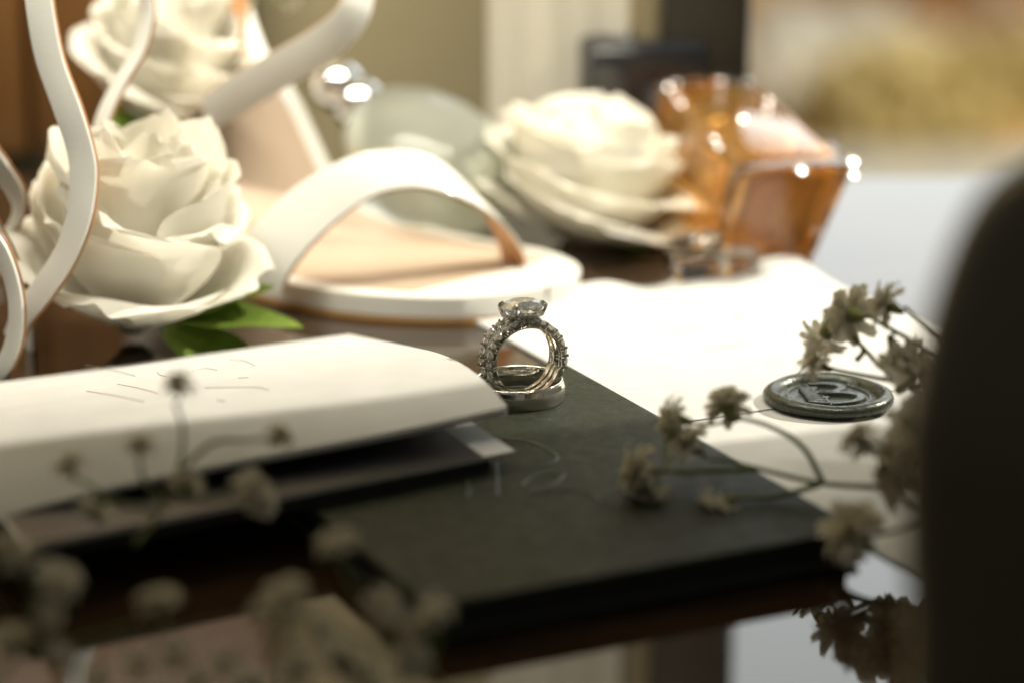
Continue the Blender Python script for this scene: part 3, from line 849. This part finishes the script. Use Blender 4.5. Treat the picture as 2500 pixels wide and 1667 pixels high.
obj('bottle_body', *lathe(pr, 96, 0.42), M['darkbottle'], t)
zc = pr[-1][1]
obj('stopper', *lathe([(0.1, zc), (15, zc), (16.5, zc + 2), (16.5, zc + 22), (14, zc + 25), (0.1, zc + 25)], 48), M['blackcap'], t)

# ------------------------------------------------------------------ baby's breath
def blossom(seed):
    q = random.Random(seed); V, Fc = [], []
    for lay, (n_, R, tilt, wd) in enumerate(((10, 4.7, 8, 1.9), (10, 4.6, 32, 1.8), (9, 4.2, 54, 1.6), (7, 3.6, 70, 1.4), (4, 3.0, 82, 1.2))):
        for i in range(n_):
            a = 2 * math.pi * (i + 0.5 * (lay % 2)) / n_ + q.uniform(-0.2, 0.2)
            tl = math.radians(tilt + q.uniform(-10, 10)); L_ = R * q.uniform(0.85, 1.12)
            er = Vector((math.cos(a), math.sin(a), 0)); et = Vector((-math.sin(a), math.cos(a), 0)); n0 = len(V)
            for k, (f_, w_) in enumerate(((0.0, 0.25), (0.45, 0.8), (0.8, 1.0), (1.0, 0.55))):
                bend = tl - f_ * f_ * math.radians(22)
                c = er * (L_ * f_ * math.cos(bend)) + Vector((0, 0, 0.5 + L_ * f_ * math.sin(bend)))
                V.append(c - et * wd * w_ * 0.5 + Vector((0, 0, 0.25 * w_))); V.append(c + Vector((0, 0, -0.1)) + er * (0.35 * (k == 3) * -1)); V.append(c + et * wd * w_ * 0.5 + Vector((0, 0, 0.25 * w_)))
            for k in range(3):
                for j in range(2):
                    p = n0 + k * 3 + j; Fc.append((p, p + 1, p + 4, p + 3))
    return V, Fc
FL = [mesh('flower', *blossom(s), M['bud']) for s in (1, 2, 3, 4)]
CX = mesh('calyx', *lathe([(0.3, -2.9), (0.6, -2.4), (1.05, -1.0), (1.3, 0.2), (1.1, 0.8), (0.1, 0.9)], 10), M['calyx'])
def sprig(label, stems, flowers, seed, rs=0.55, fs=1.22, dy=0.0, grp="sprigs of baby's breath"):
    """stems: lists of (u, v, y); flowers: (u, v, y, scale)."""
    q = random.Random(seed)
    stems = [[(u, v, y + dy) for u, v, y in st] for st in stems]; flowers = [(u, v, y + dy, sc) for u, v, y, sc in flowers]
    base = aty(*stems[0][0])
    t = thing('babys_breath_sprig', label, 'flower sprig', base, None, grp)
    allp = []
    for st in stems:
        P = spline([aty(*p) for p in st], 8); allp += P
        obj('stem', *tube(P, rs, 7, rs * 0.6), M['stem'], t, world=True)
    for i, (u, v, y, sc) in enumerate(flowers):
        c = aty(u, v, y)
        near = min(allp, key=lambda p: (p - c).length + q.random() * 1.5)
        dv = (c - near)
        dv = dv.normalized() if dv.length > 0.5 else Vector((0, 0, 1))
        nrm = (dv + Vector((0, 0, 0.35)) + Vector((q.gauss(0, 0.25), q.gauss(0, 0.25), q.gauss(0, 0.2)))).normalized()
        foot = c - nrm * 3.2 * sc
        mid = (near + foot) * 0.5 + Vector((0, 0, -0.12 * (foot - near).length)) + Vector((q.uniform(-1, 1), 0, 0))
        if (foot - near).length > 1.0:
            obj('stem', *tube(spline([near, mid, foot], 6), rs * 0.55, 6, rs * 0.45), M['stem'], t, world=True)
        qn = nrm.to_track_quat('Z', 'Y') @ Euler((0, 0, q.uniform(0, 6.28))).to_quaternion()
        f = inst('flower', FL[i % 4], t, c - base, qn, sc * fs)
        inst('calyx', CX, f)
    return t
sprig('sprig crossing the lower right edge of the green booklet', [[(2260, 1196, -86), (2130, 1188, -80), (2000, 1178, -74), (1880, 1150, -70), (1760, 1120, -66)],
      [(2010, 1178, -74), (1960, 1090, -68), (1880, 1040, -62), (1800, 1018, -58)], [(2000, 1182, -74), (1900, 1210, -76), (1800, 1215, -78), (1780, 1220, -78)],
      [(1850, 1145, -70), (1700, 1150, -72), (1600, 1150, -72)]],
      [(1655, 1022, -58, 0.95), (1780, 1000, -56, 1.0), (1690, 1085, -64, 0.95), (1568, 1150, -72, 1.1), (1765, 1236, -78, 1.05), (1590, 1190, -74, 0.8), (1640, 1060, -62, 0.7)], 31, 0.7)
sprig('sprig hanging over the wax seal beside the dark bottle', [[(2330, 960, -60), (2240, 940, -52), (2130, 920, -46), (2050, 905, -42), (2020, 895, -40)],
      [(2290, 980, -58), (2180, 920, -46), (2090, 830, -38), (2030, 770, -34)], [(2320, 900, -58), (2220, 830, -48), (2150, 790, -42), (2100, 760, -40)],
      [(2330, 860, -60), (2270, 810, -52), (2210, 750, -48)], [(2090, 880, -40), (2107, 860, -40), (2104, 852, -40)]],
      [(2000, 888, -40, 0.9), (2016, 812, -34, 1.0), (2085, 768, -38, 1.2), (2172, 748, -46, 1.0), (2190, 858, -46, 1.15), (2215, 915, -50, 1.35), (2280, 900, -54, 1.0)], 32, 0.65)
sprig('sprig low at the foot of the dark bottle', [[(2330, 1250, -100), (2230, 1190, -92), (2160, 1130, -86), (2120, 1090, -82)], [(2310, 1240, -100), (2200, 1290, -100), (2110, 1310, -100)],
      [(2300, 1230, -100), (2240, 1080, -88), (2220, 1020, -84)]],
      [(2106, 1080, -82, 0.9), (2165, 1125, -86, 1.15), (2200, 1180, -90, 1.1), (2090, 1305, -100, 1.4), (2225, 1030, -84, 1.2), (2240, 1130, -90, 1.1)], 33, 0.65)
sprig('tall sprig standing up before the white booklet at the left', [[(330, 1330, -170), (400, 1230, -160), (440, 1130, -152), (445, 1040, -148), (428, 985, -146)],
      [(440, 1150, -153), (520, 1080, -148), (600, 1075, -146), (660, 1070, -145)], [(400, 1230, -160), (350, 1170, -156), (340, 1120, -154)],
      [(380, 1250, -161), (280, 1220, -160), (200, 1170, -158)], [(420, 1200, -158), (500, 1220, -158), (580, 1210, -156)]],
      [(437, 945, -146, 0.75), (340, 1095, -154, 0.75), (172, 1143, -158, 0.8), (680, 1068, -145, 0.75), (240, 1232, -160, 0.95), (612, 1205, -156, 1.1), (455, 1190, -157, 0.85), (640, 1230, -158, 0.7)], 34, 0.55, 1.0, 44)
sprig('dark sprig at the bottom left corner', [[(-60, 1700, -215), (40, 1600, -208), (90, 1480, -204), (60, 1400, -202)], [(40, 1600, -208), (200, 1560, -206), (340, 1520, -204), (390, 1490, -204)],
      [(60, 1500, -204), (110, 1450, -204)]],
      [(45, 1368, -202, 1.0), (135, 1425, -204, 1.15), (392, 1475, -204, 1.05), (35, 1570, -206, 1.0), (240, 1640, -208, 0.9), (420, 1600, -206, 0.8), (10, 1330, -200, 0.8), (150, 1600, -208, 0.8), (330, 1610, -206, 0.9), (110, 1500, -205, 0.8), (480, 1650, -207, 0.9)], 35, 0.5, 0.86, 42)
sprig('dark sprig spread along the bottom middle edge', [[(1150, 1760, -215), (1050, 1640, -208), (940, 1540, -204), (860, 1430, -200), (830, 1370, -198)], [(1000, 1600, -206), (880, 1560, -206), (760, 1510, -204), (700, 1480, -204)],
      [(1040, 1630, -208), (1070, 1560, -206), (1065, 1510, -204)]],
      [(822, 1338, -198, 1.0), (700, 1465, -204, 1.15), (930, 1480, -204, 1.0), (1062, 1500, -204, 0.9), (850, 1600, -208, 1.15), (1000, 1610, -208, 1.0), (905, 1650, -210, 1.0), (640, 1500, -204, 0.8), (720, 1620, -208, 1.0), (1010, 1540, -205, 0.8), (560, 1610, -206, 0.9), (790, 1540, -205, 0.8), (620, 1660, -208, 0.9)], 36, 0.5, 0.86, 42)
sprig('sprig behind the sandals at the top of the frame', [[(440, 180, 200), (470, 90, 200), (480, 0, 200), (470, -60, 200)], [(480, 130, 200), (560, 40, 202), (640, -10, 204)]],
      [(575, 5, 200, 1.1), (700, -12, 205, 1.0), (545, 75, 198, 0.9), (500, -30, 200, 1.0)], 37, 1.1)
